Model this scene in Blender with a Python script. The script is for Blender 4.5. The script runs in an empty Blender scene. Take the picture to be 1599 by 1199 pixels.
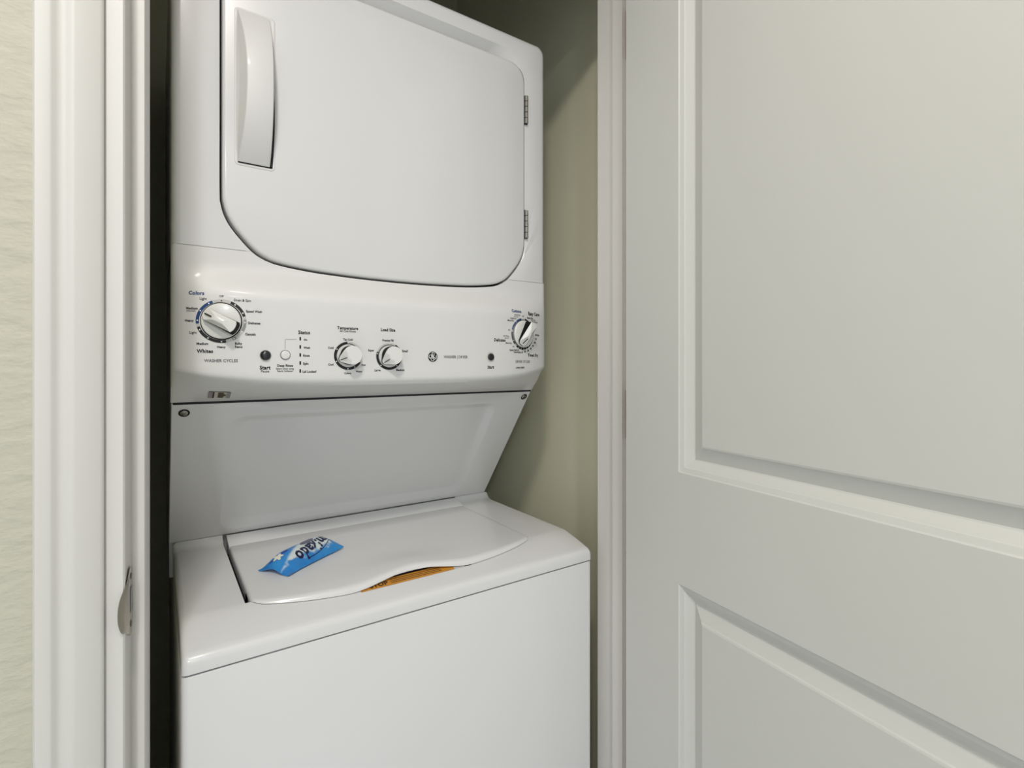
import bpy, bmesh, math
from mathutils import Vector, Matrix

S = bpy.context.scene
COL = S.collection
CZ = 1.24                      # eye height above the floor; heights written "H + x" are relative to the eye
H = CZ

# ------------------------------------------------------------------ camera
cam_d = bpy.data.cameras.new('camera')
cam = bpy.data.objects.new('camera', cam_d)
COL.objects.link(cam)
cam.location = (0, 0, CZ)
cam.rotation_euler = (math.radians(90), 0, -math.radians(34.385))
cam_d.sensor_width = 36.0
cam_d.lens = 36.0 * 811.0 / 1599.0
cam_d.shift_y = -0.0203
cam_d.clip_start = 0.01
S.camera = cam

# ------------------------------------------------------------------ world, lights, exposure
w = bpy.data.worlds.new('world')
S.world = w
w.use_nodes = True
w.node_tree.nodes['Background'].inputs['Color'].default_value = (0.75, 0.85, 1.0, 1)
w.node_tree.nodes['Background'].inputs['Strength'].default_value = 0.15

def area(name, loc, size, energy, color, rot=(0, 0, 0), shape='DISK', size_y=None):
    l = bpy.data.lights.new(name, 'AREA')
    l.shape = shape
    l.size = size
    if size_y: l.size_y = size_y
    l.energy = energy
    l.color = color
    o = bpy.data.objects.new(name, l)
    o.location = loc
    o.rotation_euler = rot
    COL.objects.link(o)
    return o
LAMP_A = (-0.19, -0.17, 2.55)
FILL_LAMP = (-0.75, -1.75, 2.55)  # unseen lamp, added as soft fill for the room
area('lamp_light', (LAMP_A[0], LAMP_A[1], 2.485), 0.20, 14.8, (1.0, 0.925, 0.85))
area('lamp_light', (FILL_LAMP[0], FILL_LAMP[1], 2.485), 0.26, 34.5, (0.92, 0.97, 1.0))
S.view_settings.view_transform = 'Standard'
S.view_settings.look = 'None'
S.view_settings.gamma = 1.0
S.view_settings.use_curve_mapping = False
S.view_settings.exposure = 0.0

# ------------------------------------------------------------------ materials
def mat(name, col, rough=0.5, metal=0.0, coat=0.0, bump=None, spec=0.5, mottle=None):
    m = bpy.data.materials.new(name)
    m.use_nodes = True
    nt = m.node_tree
    b = nt.nodes['Principled BSDF']
    b.inputs['Base Color'].default_value = (*col, 1)
    b.inputs['Roughness'].default_value = rough
    b.inputs['Metallic'].default_value = metal
    b.inputs['Coat Weight'].default_value = coat
    b.inputs['Coat Roughness'].default_value = 0.08
    b.inputs['Specular IOR Level'].default_value = spec
    tc = nt.nodes.new('ShaderNodeTexCoord')
    if mottle:
        sc, amt = mottle
        n = nt.nodes.new('ShaderNodeTexNoise')
        n.inputs['Scale'].default_value = sc
        n.inputs['Detail'].default_value = 4
        nt.links.new(tc.outputs['Object'], n.inputs['Vector'])
        mx = nt.nodes.new('ShaderNodeMix')
        mx.data_type = 'RGBA'
        mx.inputs['A'].default_value = (*[c * (1 - amt) for c in col], 1)
        mx.inputs['B'].default_value = (*[min(1, c * (1 + amt)) for c in col], 1)
        nt.links.new(n.outputs['Fac'], mx.inputs['Factor'])
        nt.links.new(mx.outputs['Result'], b.inputs['Base Color'])
    if bump:
        sc, st, stretch = bump
        mp = nt.nodes.new('ShaderNodeMapping')
        mp.inputs['Scale'].default_value = stretch
        nt.links.new(tc.outputs['Object'], mp.inputs['Vector'])
        n2 = nt.nodes.new('ShaderNodeTexNoise')
        n2.inputs['Scale'].default_value = sc
        n2.inputs['Detail'].default_value = 5
        nt.links.new(mp.outputs['Vector'], n2.inputs['Vector'])
        bp = nt.nodes.new('ShaderNodeBump')
        bp.inputs['Strength'].default_value = st
        bp.inputs['Distance'].default_value = 0.004
        nt.links.new(n2.outputs['Fac'], bp.inputs['Height'])
        nt.links.new(bp.outputs['Normal'], b.inputs['Normal'])
    return m

M = {
    'enamel': mat('white_enamel', (0.765, 0.765, 0.765), 0.30, coat=0.35, mottle=(3, 0.012)),
    'plastic': mat('white_plastic', (0.775, 0.77, 0.76), 0.48, coat=0.06, mottle=(5, 0.012)),
    'knobw': mat('knob_white', (0.80, 0.80, 0.77), 0.3, coat=0.2, mottle=(20, 0.01)),
    'black': mat('black_plastic', (0.008, 0.008, 0.011), 0.3, coat=0.4, mottle=(60, 0.1)),
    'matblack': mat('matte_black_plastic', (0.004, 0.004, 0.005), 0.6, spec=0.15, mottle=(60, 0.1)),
    'rubber_and_shade': mat('dark_gasket_and_shade', (0.012, 0.012, 0.016), 0.7, mottle=(40, 0.1)),  # gasket and feet, also the painted shade strips in gaps
    'ink': mat('ink_black', (0.012, 0.012, 0.014), 0.6, mottle=(80, 0.05)),
    'grey': mat('ink_grey', (0.07, 0.07, 0.075), 0.6, mottle=(80, 0.05)),
    'lgrey': mat('ink_light_grey', (0.30, 0.31, 0.30), 0.6, mottle=(80, 0.05)),
    'pale': mat('ink_pale', (0.60, 0.595, 0.56), 0.6, mottle=(80, 0.03)),
    'blue': mat('ink_blue', (0.012, 0.055, 0.19), 0.5, mottle=(80, 0.05)),
    'white': mat('ink_white', (0.85, 0.85, 0.85), 0.5, mottle=(80, 0.02)),
    'steel': mat('brushed_steel', (0.42, 0.39, 0.33), 0.33, 1.0, bump=(300, 0.08, (1, 1, 0.1))),
    'hinge': mat('hinge_steel', (0.35, 0.33, 0.30), 0.35, 1.0, mottle=(200, 0.3)),
    'bronze': mat('door_hinge_metal', (0.30, 0.21, 0.16), 0.42, 1.0, mottle=(100, 0.2)),
    'trim': mat('trim_paint', (0.70, 0.685, 0.65), 0.42, bump=(60, 0.03, (1, 1, 0.2)), mottle=(2.5, 0.015)),
    'doorp': mat('door_paint', (0.645, 0.648, 0.612), 0.46, bump=(90, 0.035, (1, 1, 0.15)), mottle=(2, 0.012)),
    'wall': mat('wall_paint_textured', (0.57, 0.553, 0.455), 0.75, bump=(42, 0.6, (1, 1, 1.9)), mottle=(9, 0.03)),
    'closet': mat('closet_paint', (0.70, 0.685, 0.52), 0.8, bump=(45, 0.12, (1, 1, 1)), mottle=(4, 0.04)),
    'ceil': mat('ceiling_paint', (0.80, 0.80, 0.78), 0.8, bump=(60, 0.3, (1, 1, 1))),
    'roomwall': mat('room_wall_paint', (0.74, 0.745, 0.74), 0.8, bump=(45, 0.3, (1, 1, 1))),
    'floor': mat('floor_tile', (0.66, 0.68, 0.70), 0.4, mottle=(6, 0.06)),
    'orange': mat('label_orange', (0.62, 0.27, 0.035), 0.5, mottle=(30, 0.08)),
    'beige': mat('sticker_beige', (0.62, 0.58, 0.48), 0.5, mottle=(60, 0.05)),
    'brown': mat('sticker_brown', (0.06, 0.04, 0.02), 0.5, mottle=(60, 0.2)),
    'mauve': mat('sticker_mauve', (0.30, 0.25, 0.27), 0.4, mottle=(60, 0.1)),
    'navy': mat('print_navy', (0.006, 0.008, 0.055), 0.35, mottle=(80, 0.1)),
    'slate': mat('print_slate', (0.13, 0.14, 0.22), 0.35, mottle=(80, 0.1)),
    'petal': mat('print_petal', (0.80, 0.79, 0.68), 0.35, mottle=(80, 0.05)),
    'leaf': mat('print_leaf_blue', (0.01, 0.05, 0.36), 0.35, mottle=(80, 0.1)),
}
def emis(name, col, st):
    m = bpy.data.materials.new(name); m.use_nodes = True
    b = m.node_tree.nodes['Principled BSDF']
    b.inputs['Base Color'].default_value = (*col, 1)
    b.inputs['Emission Color'].default_value = (*col, 1)
    b.inputs['Emission Strength'].default_value = st
    return m
M['lampglow'] = emis('lamp_diffuser', (1, 0.95, 0.88), 4.0)

# ------------------------------------------------------------------ mesh helpers
BASE = {}                                       # world position of every object's origin
def link(name, me, parent=None, base=None):
    o = bpy.data.objects.new(name, me)
    COL.objects.link(o)
    if parent is not None:
        o.parent = parent
        b = Vector(base) if base else BASE[parent]
        o.location = b - BASE[parent]
    else:
        b = Vector(base) if base else Vector((0, 0, 0))
        o.location = b
    BASE[o] = b
    return o
def mk(name, verts, faces, m, parent=None, smooth=None, base=None, mats=None, fm=None, merge=0.0):
    b = Vector(base) if base else (BASE[parent] if parent is not None else Vector((0, 0, 0)))
    me = bpy.data.meshes.new(name)
    me.from_pydata([tuple(Vector(v) - b) for v in verts], [], faces)
    if mats:
        for k in mats: me.materials.append(M[k])
    else:
        me.materials.append(M[m])
    bm = bmesh.new(); bm.from_mesh(me)
    if merge: bmesh.ops.remove_doubles(bm, verts=bm.verts, dist=merge)
    bmesh.ops.recalc_face_normals(bm, faces=bm.faces)
    bm.to_mesh(me); bm.free()
    if fm:
        for p, k in zip(me.polygons, fm): p.material_index = k
    if smooth is not None:
        for p in me.polygons: p.use_smooth = True
        me.set_sharp_from_angle(angle=math.radians(smooth))
    return link(name, me, parent, b)
def box(name, x0, x1, y0, y1, z0, z1, m, parent=None, bevel=0.0, seg=2, base=None):
    if base is None and parent is None:
        base = ((x0 + x1) / 2, (y0 + y1) / 2, z0)
    b = Vector(base) if base else BASE[parent]
    bm = bmesh.new()
    vs = [bm.verts.new(Vector((x, y, z)) - b) for x in (x0, x1) for y in (y0, y1) for z in (z0, z1)]
    for f in ((0,1,3,2),(4,6,7,5),(0,4,5,1),(2,3,7,6),(0,2,6,4),(1,5,7,3)): bm.faces.new([vs[i] for i in f])
    if bevel: bmesh.ops.bevel(bm, geom=list(bm.edges), offset=bevel, segments=seg, profile=0.5, affect='EDGES')
    bmesh.ops.recalc_face_normals(bm, faces=bm.faces)
    me = bpy.data.meshes.new(name); bm.to_mesh(me); bm.free()
    me.materials.append(M[m])
    if bevel:
        for p in me.polygons: p.use_smooth = True
        me.set_sharp_from_angle(angle=math.radians(40))
    return link(name, me, parent, b)
def grid_faces(nr, nc, off=0, closed=False):
    f = []
    for r in range(nr - 1):
        for c in range(nc if closed else nc - 1):
            d = (c + 1) % nc
            f.append((off + r*nc + c, off + r*nc + d, off + (r+1)*nc + d, off + (r+1)*nc + c))
    return f
def extrude_profile(name, prof, axis, a0, a1, m, parent=None, smooth=None, base=None):
    """closed 2-D profile swept straight along an axis ('x': (y,z), 'z': (x,y))"""
    n = len(prof)
    if axis == 'x': v = [(a, p[0], p[1]) for a in (a0, a1) for p in prof]
    elif axis == 'y': v = [(p[0], a, p[1]) for a in (a0, a1) for p in prof]
    else: v = [(p[0], p[1], a) for a in (a0, a1) for p in prof]
    f = grid_faces(2, n, closed=True) + [tuple(range(n)), tuple(range(n, 2*n))]
    return mk(name, v, f, m, parent, smooth, base)
def tag(o, label, cat, group=None, kind=None):
    o['label'] = label; o['category'] = cat
    if group: o['group'] = group
    if kind: o['kind'] = kind
    return o
def empty(name, loc, label, cat, group=None, kind=None):
    o = bpy.data.objects.new(name, None); COL.objects.link(o); o.location = loc
    o.empty_display_size = 0.1
    BASE[o] = Vector(loc)
    return tag(o, label, cat, group, kind)
def catmull(pts, n=8):
    out = []
    P = [pts[0]] + list(pts) + [pts[-1]]
    for i in range(1, len(P) - 2):
        p0, p1, p2, p3 = P[i-1], P[i], P[i+1], P[i+2]
        for k in range(n):
            t = k / n
            out.append(tuple(0.5*((2*p1[j]) + (-p0[j]+p2[j])*t + (2*p0[j]-5*p1[j]+4*p2[j]-p3[j])*t*t + (-p0[j]+3*p1[j]-3*p2[j]+p3[j])*t**3) for j in range(len(p1))))
    out.append(tuple(pts[-1]))
    return out
def sm(a, b, x):
    t = max(0.0, min(1.0, (x - a) / (b - a)))
    return t*t*(3 - 2*t)

# ------------------------------------------------------------------ the room and the closet shell
WY = 0.6485                     # room face of the closet wall
WB = 0.7595                     # closet face of the same wall
JL, JR = -0.0263, 0.727         # jamb faces
HEAD = H + 0.825                # underside of the head jamb
RX0, RX1, RY0, CEIL = -1.7, 2.3, -2.6, 2.58
o = box('floor', RX0, RX1, RY0, 1.62, -0.05, 0.0, 'floor'); tag(o, 'pale floor of the hall and closet', 'floor', kind='structure')
o = box('ceiling', RX0, RX1, RY0, 1.62, CEIL, CEIL + 0.05, 'ceil'); tag(o, 'white ceiling above hall and closet', 'ceiling', kind='structure')
o = box('wall_left', RX0, JL - 0.018, WY, WB, 0, CEIL, 'wall'); tag(o, 'cream textured wall left of the closet opening', 'wall', kind='structure')
o = box('wall_right', JR + 0.018, RX1, WY, WB, 0, CEIL, 'wall'); tag(o, 'cream textured wall hidden behind the open panelled door', 'wall', kind='structure')
o = box('wall_top', JL - 0.018, JR + 0.018, WY, WB, HEAD + 0.018, CEIL, 'wall'); tag(o, 'cream wall above the closet opening', 'wall', kind='structure')
o = box('wall_closet_right', 0.84, 0.90, WB, 1.60, 0, CEIL, 'closet'); tag(o, 'shaded olive beige closet wall right of the appliance', 'wall', kind='structure')
o = box('wall_closet_left', -0.12, -0.034, WB, 1.60, 0, CEIL, 'closet'); tag(o, 'dark closet wall in the gap left of the appliance', 'wall', kind='structure')
o = box('wall_closet_back', -0.12, 0.90, 1.56, 1.62, 0, CEIL, 'closet'); tag(o, 'closet wall behind the appliance', 'wall', kind='structure')
o = box('wall_back', RX0, RX1, RY0 - 0.06, RY0, 0, CEIL, 'roomwall'); tag(o, 'far hall wall behind the viewer', 'wall', kind='structure')
o = box('wall_room_left', RX0 - 0.06, RX0, RY0, WB, 0, CEIL, 'roomwall'); tag(o, 'hall wall far to the left of the closet', 'wall', kind='structure')
o = box('wall_room_right', RX1, RX1 + 0.06, RY0, WB, 0, CEIL, 'roomwall'); tag(o, 'hall wall beyond the open door', 'wall', kind='structure')

# left casing and jamb
cas = [(-0.0930, WY), (-0.0930, WY-0.0125), (-0.0915, WY-0.0145), (-0.0815, WY-0.0155), (-0.0795, WY-0.0148), (-0.0770, WY-0.0118),
       (-0.0740, WY-0.0105), (-0.0690, WY-0.0112), (-0.0660, WY-0.0128), (-0.0630, WY-0.0125), (-0.0455, WY-0.0072), (-0.0430, WY-0.0055), (-0.0424, WY-0.0040), (-0.0424, WY)]
o = extrude_profile('trim_1', cas, 'z', 0.0, HEAD + 0.07, 'trim', smooth=35, base=(-0.068, WY, 0)); tag(o, 'white moulded casing on the wall left of the closet opening', 'trim', kind='structure')
cas2 = [(JR + JL - x, y) for x, y in cas]
o = extrude_profile('trim_2', cas2, 'z', 0.0, HEAD + 0.07, 'trim', smooth=35, base=(0.77, WY, 0)); tag(o, 'white casing behind the open panelled door', 'trim', kind='structure')
cas3 = [(y, HEAD - 0.0263 - x) for x, y in cas]
o = extrude_profile('trim_3', cas3, 'x', -0.0424, JR + 0.0161, 'trim', smooth=35, base=(0.35, WY, HEAD + 0.02)); tag(o, 'white head casing above the closet opening', 'trim', kind='structure')

lj = empty('trim_4', (JL, WY, 0), 'white left door jamb with stop and metal strike plate', 'jamb', kind='structure')
sp = 0.115                      # the left jamb is slightly splayed
def ljp(a, b):                  # a: into the closet, b: out from the jamb face
    c, s_ = math.cos(sp), math.sin(sp)
    return (JL + s_*a + c*b, WY + c*a - s_*b)
def rnd(pts): return [ljp(*p) for p in pts]
extrude_profile('jamb_board', rnd([(0.002, 0), (0.0, -0.0015), (0.0, -0.0165), (0.111, -0.0165), (0.111, 0)]), 'z', 0, HEAD, 'trim', lj)
extrude_profile('door_stop', rnd([(0.0345, 0), (0.0345, 0.0115), (0.0355, 0.0122), (0.069, 0.0122), (0.071, 0.0105), (0.071, 0)]), 'z', 0, HEAD, 'trim', lj, smooth=50)
# strike plate: a clipped-corner plate on the jamb face whose lip curls out past the edge
zc = H - 0.246
nz = 17
pv, pf = [], []
for i in range(nz):
    t = -1 + 2*i/(nz-1)
    z = zc + 0.035*t
    tt = abs(t + 0.12)/0.80
    lip = -0.0105*max(0, 1 - tt**2.2)
    curl = 0.0062*max(0, 1 - tt**2.4)
    near = 0.003 + 0.014*max(0, abs(t) - 0.70)/0.30
    row = [(near + lip, 0.0015 - curl*1.0), (near + lip*0.5, 0.0017 - curl*0.3), (near, 0.0018), (0.016, 0.0018), (0.031 - 0.006*max(0, abs(t)-0.85)/0.15, 0.0018)]
    for a, b in row:
        x, y = ljp(a, b); pv.append((x, y, z))
pl = mk('strike_plate', pv, grid_faces(nz, 5), 'steel', lj, smooth=60)
pl['label'] = 'curved metal strike plate'
hole = [(*ljp(a, 0.0021), zc + dz) for a, dz in ((0.017, -0.012), (0.028, -0.012), (0.028, 0.014), (0.017, 0.014))]
mk('latch_hole', hole, [(0, 1, 2, 3)], 'black', pl)
for dz in (-0.024, 0.025):
    sv = [(*ljp(0.021 + 0.0035*math.cos(k*math.pi/5), 0.0022), zc + dz + 0.0035*math.sin(k*math.pi/5)) for k in range(10)]
    mk('screw', sv, [tuple(range(10))], 'brown', pl)

rj = empty('trim_5', (JR, WY, 0), 'white right door jamb with stop beside the hinged door', 'jamb', kind='structure')
extrude_profile('jamb_board', [(JR, WY + 0.002), (JR + 0.0015, WY), (JR + 0.018, WY), (JR + 0.018, WB), (JR, WB)], 'z', 0, HEAD, 'trim', rj)
extrude_profile('door_stop', [(JR, WY + 0.035), (JR - 0.011, WY + 0.035), (JR - 0.011, WY + 0.0595), (JR - 0.010, WY + 0.0607), (JR, WY + 0.0607)], 'z', 0, HEAD, 'trim', rj)
hj = box('trim_6', JL - 0.018, JR + 0.018, WY, WB, HEAD, HEAD + 0.018, 'trim'); tag(hj, 'white head jamb above the closet opening', 'jamb', kind='structure')

# ------------------------------------------------------------------ the open panelled door
DA = math.radians(7.48)
DO = Vector((0.6866, 0.6453, 0))
DS = Vector((-math.sin(DA), -math.cos(DA), 0))        # from the hinge towards the room
DN = Vector((-math.cos(DA), math.sin(DA), 0))         # out of the face that looks at the appliance
def dp(s, n, z): return DO + DS*s + DN*n + Vector((0, 0, z))
DW, DT, DZ0, DZ1 = 0.745, 0.035, 0.012, HEAD - 0.003
door = empty('door_1', (DO.x, DO.y, 0), 'open white door with moulded panels at the right', 'door', kind='structure')
panels = [(0.1255, DW - 0.1255, 0.24, H - 0.343), (0.1255, DW - 0.1255, H - 0.1695, DZ1 - 0.125)]
prof = [(0.0, 0.0), (0.0018, -0.0016), (0.0085, -0.0040), (0.0095, -0.0054), (0.0205, -0.0122), (0.0225, -0.0128), (0.0245, -0.0122), (0.0420, -0.0044), (0.0435, -0.0026), (0.0460, -0.0018)]
v, f = [], []
def quad(a, b, c, d):
    k = len(v); v.extend([a, b, c, d]); f.append((k, k+1, k+2, k+3))
ss = [0.0, panels[0][0], panels[0][1], DW]
zz = [DZ0, panels[0][2], panels[0][3], panels[1][2], panels[1][3], DZ1]
for i in range(3):
    for j in range(5):
        if i == 1 and j in (1, 3): continue
        quad(dp(ss[i], 0, zz[j]), dp(ss[i+1], 0, zz[j]), dp(ss[i+1], 0, zz[j+1]), dp(ss[i], 0, zz[j+1]))
quad(dp(0, -DT, DZ0), dp(DW, -DT, DZ0), dp(DW, -DT, DZ1), dp(0, -DT, DZ1))
quad(dp(0, 0, DZ0), dp(0, -DT, DZ0), dp(0, -DT, DZ1), dp(0, 0, DZ1))
quad(dp(DW, 0, DZ0), dp(DW, -DT, DZ0), dp(DW, -DT, DZ1), dp(DW, 0, DZ1))
quad(dp(0, 0, DZ0), dp(DW, 0, DZ0), dp(DW, -DT, DZ0), dp(0, -DT, DZ0))
quad(dp(0, 0, DZ1), dp(DW, 0, DZ1), dp(DW, -DT, DZ1), dp(0, -DT, DZ1))
mk('door_slab', v, f, 'doorp', door, merge=1e-5)
for s0, s1, z0, z1 in panels:
    pv = []
    for wd, n in prof:
        for s_, z in ((s0+wd, z0+wd), (s1-wd, z0+wd), (s1-wd, z1-wd), (s0+wd, z1-wd)): pv.append(dp(s_, n, z))
    pf = grid_faces(len(prof), 4, closed=True)
    k = 4*(len(prof)-1); pf.append((k, k+1, k+2, k+3))
    mk('door_panel', pv, pf, 'doorp', door, smooth=14)
# hinges in the gap between the door edge and the jamb
for zc_ in (0.25, H - 0.095, H + 0.615):
    hv, hf = [], []
    n = 10
    cx_, cy_ = 0.7225, 0.6425
    for i, z in enumerate((zc_ - 0.045, zc_ + 0.045)):
        for k in range(n):
            a = 2*math.pi*k/n
            hv.append((cx_ + 0.0055*math.cos(a), cy_ + 0.0055*math.sin(a), z))
    hf = grid_faces(2, n, closed=True) + [tuple(range(n)), tuple(range(n, 2*n))]
    hg = mk('hinge', hv, hf, 'bronze', door, smooth=40)
    box('hinge_leaf', JR - 0.0016, JR, WY + 0.001, WY + 0.034, zc_ - 0.045, zc_ + 0.045, 'bronze', hg)

# ------------------------------------------------------------------ the stacked washer and dryer
XL, XR = 0.0175, 0.7015
XC, HW = (XL + XR)/2, (XR - XL)/2
FY = 0.896                       # dryer front plane
BACK = 1.46
SEAM = 0.174                     # dryer / console seam, relative to the eye
app = empty('stacked_washer_dryer', (0.36, 1.10, 0.0), 'white stacked washer and dryer filling the closet', 'washer dryer')

# --- dryer door opening outline (X, height)
OC = 0.3625
half = [(-0.284, 0.590), (-0.284, 0.480), (-0.284, 0.370), (-0.284, 0.262), (-0.2825, 0.240), (-0.2765, 0.220), (-0.264, 0.200), (-0.2405, SEAM), (-0.222, 0.1625), (-0.204, 0.1570),
        (-0.172, 0.1525), (-0.135, 0.1493), (-0.065, 0.1464), (0.0, 0.1455)]
lc = catmull(half, 6)
RT = 0.036
ZT = 0.632
arc = [(-0.284 + RT - RT*math.cos(a), ZT - RT + RT*math.sin(a)) for a in [math.pi/2*k/10 for k in range(11)]]
left_up = [p for p in lc if p[1] >= SEAM - 1e-6][::-1]           # from the seam up the left side
left_up[0] = (-0.2405, SEAM)
bottom_l = [p for p in lc if p[1] <= SEAM + 1e-6]
NTOP = 24
open_half = left_up + arc[1:]
top = [(-0.284 + RT + (0.568 - 2*RT)*k/NTOP, ZT) for k in range(1, NTOP)]
strip = open_half + top + [(-x, z) for x, z in open_half[::-1]]   # left seam -> over the top -> right seam
bot = [(-x, z) for x, z in bottom_l[:-1]][0:]                      # right seam -> centre
bottom = [(-x, z) for x, z in bottom_l] [:-1] + [bottom_l[-1]] + bottom_l[:-1][::-1]
outline = strip + bottom[1:-1]                                     # closed
def zbot(x):                                                       # opening bottom over X (relative to OC)
    ax = -abs(x)
    for a, b in zip(bottom_l[:-1], bottom_l[1:]):
        if a[0] <= ax <= b[0]:
            t = (ax - a[0])/(b[0]-a[0]) if b[0] > a[0] else 0
            return a[1] + (b[1]-a[1])*t
    return SEAM

# --- dryer front frame: lofted from the door opening out to the rounded cabinet edge
n1, n2 = len(left_up), len(arc) - 1
ROUT = 0.022
ZTOP = 0.690
def outer(ins):                     # the cabinet outline inset by ins, sampled like the strip
    pts = []
    xl, xr, zt = XL - OC + ins, XR - OC - ins, ZTOP - ins
    r = max(0.004, ROUT - ins)
    for k in range(n1): pts.append((xl, SEAM + (zt - r - SEAM)*k/(n1-1)))
    for k in range(1, n2+1):
        a = math.pi/2*k/n2
        pts.append((xl + r - r*math.cos(a), zt - r + r*math.sin(a)))
    for k in range(1, NTOP): pts.append((xl + r + (xr - xl - 2*r)*k/NTOP, zt))
    R_ = []
    for k in range(n1): R_.append((xr, SEAM + (zt - r - SEAM)*k/(n1-1)))
    for k in range(1, n2+1):
        a = math.pi/2*k/n2
        R_.append((xr - r + r*math.cos(a), zt - r + r*math.sin(a)))
    return pts + R_[::-1]
N = len(strip)
def mixp(a, b, t): return [(p[0]+(q[0]-p[0])*t, p[1]+(q[1]-p[1])*t) for p, q in zip(a, b)]
o0 = outer(0.012)
ringA = []
for (x, z), (ox, oz) in zip(strip, o0):
    topness = sm(0.58, ZT, z)*(1 - sm(0.20, 0.280, x))*(1 - 0.0*x)
    dep = 0.0015 + 0.023*topness
    ringA.append((x, FY + dep, z))
mid = []
for (x, z), (ox, oz), (ax, ay, az) in zip(strip, o0, ringA):
    topness = sm(0.58, ZT, z)*(1 - sm(0.20, 0.280, x))
    t = 0.12 + 0.38*topness
    mid.append((x + (ox-x)*t, FY, z + (oz-z)*t))
rows = [[(x, y + 0.03, z) for x, y, z in ringA], ringA, mid]
for ins, dy in ((0.012, 0.0), (0.0075, 0.0008), (0.0035, 0.0032), (0.001, 0.0075), (0.0, 0.0125)):
    rows.append([(x, FY + dy, z) for x, z in outer(ins)])
rows.append([(x, BACK, z) for x, z in outer(0.0)])
v = [(OC + x, y, H + z) for r in rows for x, y, z in r]
mk('dryer_cabinet', v, grid_faces(len(rows), N), 'enamel', app, smooth=38)

# --- dark gasket behind the gap, then the door itself
gk = [(OC + x*1.03, 0.915, H + z) for x, z in outline]
mk('door_gasket', gk + [(x, 0.93, z) for x, y, z in gk], grid_faces(2, len(gk), closed=True) + [tuple(range(len(gk)))], 'rubber_and_shade', app)
dx0, dx1 = -0.284 + 0.0036, 0.284 - 0.0018
dz0, dz1 = 0.1455 + 0.0042, ZT - 0.0014
def dmap(p, ins=0.0):
    x, z = p
    x = dx0 + (x + 0.284)/0.568*(dx1 - dx0)
    z = dz0 + (z - 0.1455)/(ZT - 0.1455)*(dz1 - dz0)
    cx0, cz0 = (dx0+dx1)/2, (dz0+dz1)/2
    return (cx0 + (x-cx0)*(1 - ins/0.283), cz0 + (z-cz0)*(1 - ins/0.241))
v = []
rws = [(0.0, 0.925), (0.0, 0.8985), (0.0006, 0.8962), (0.0022, 0.8945), (0.005, 0.8938)]
for ins, y in rws: v += [(OC + dmap(p, ins)[0], y, H + dmap(p, ins)[1]) for p in outline]
nO = len(outline)
f = grid_faces(len(rws), nO, closed=True) + [tuple(range((len(rws)-1)*nO, len(rws)*nO))]
ddoor = mk('dryer_door', v, f, 'enamel', app, smooth=40)
ddoor['label'] = 'large white dryer door with rounded lower corners'

# hinges on the door's right edge: small barrels of several knuckles
for zz_ in (0.5375, 0.295):
    hv, hf = [], []
    n = 8; ks = []
    for k in range(5):
        z0 = zz_ - 0.029 + k*0.0118
        ks.append((z0, z0 + 0.0105))
    for z0, z1 in ks:
        o_ = len(hv)
        for z in (z0, z1):
            for j in range(n):
                a = 2*math.pi*j/n
                hv.append((OC + 0.2850 + 0.0042*math.cos(a), 0.8925 + 0.0042*math.sin(a), H + z))
        hf += grid_faces(2, n, off=o_, closed=True) + [tuple(range(o_, o_+n)), tuple(range(o_+n, o_+2*n))]
    hg = mk('hinge', hv, hf, 'hinge', ddoor, smooth=40)
    box('hinge_pin', OC + 0.2815, OC + 0.2885, 0.8935, 0.8962, H + zz_ - 0.030, H + zz_ + 0.030, 'black', hg)

# handle: an arched strap bowed out from the door over a shallow dished pocket
hx0, hx1, hz0, hz1 = 0.1020, 0.1480, 0.3090, 0.5400
v = []
nh = 22
for i in range(nh + 1):
    t = i/nh
    z = H + hz0 + (hz1 - hz0)*t
    e = 2*t - 1
    bow = 0.034*(1 - abs(e)**2.3)
    yf = 0.8905 - bow
    th_ = 0.006 + 0.010*(1 - abs(e)**4)
    yb = min(0.8935, yf + th_)
    lx = hx0 + 0.0085*(1 - abs(e)**2.0)
    for x, y in ((hx0, yb), (lx, yf + 0.0016), (lx + 0.0006, yf + 0.0005), (lx + 0.0018, yf), (hx1 - 0.004, yf), (hx1 - 0.0012, yf + 0.0010), (hx1, yf + 0.0035), (hx1, yb)):
        v.append((x, y, z))
f = grid_faces(nh + 1, 8, closed=True) + [tuple(range(8)), tuple(range(nh*8, nh*8 + 8))]
hd = mk('handle', v, f, 'plastic', ddoor, smooth=40)
def rrect(x0, x1, z0, z1, r, n=5):
    p = []
    for cx_, cz_, a0 in ((x1-r, z1-r, 0), (x0+r, z1-r, 90), (x0+r, z0+r, 180), (x1-r, z0+r, 270)):
        for k in range(n+1):
            a = math.radians(a0 + 90*k/n)
            p.append((cx_ + r*math.cos(a), cz_ + r*math.sin(a)))
    return p
pk = [(rrect(hx0 - 0.004, hx1 + 0.0075, hz0 - 0.0055, hz1 + 0.0055, 0.006), 0.8937), (rrect(hx0 - 0.0025, hx1 + 0.006, hz0 - 0.004, hz1 + 0.004, 0.005), 0.8926), (rrect(hx0 - 0.001, hx1 + 0.0045, hz0 - 0.0025, hz1 + 0.0025, 0.0045), 0.8930), (rrect(hx0 + 0.002, hx1 + 0.003, hz0 - 0.001, hz1 + 0.001, 0.004), 0.8935)]
v = [(x, y, H + z) for loop, y in pk for x, z in loop]
nl = len(pk[0][0])
mk('handle_bezel', v, grid_faces(4, nl, closed=True) + [tuple(range(3*nl, 4*nl))], 'plastic', ddoor, smooth=50)
gp = []  # flat dark strips on the door, painted shade of the handle pocket
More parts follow.
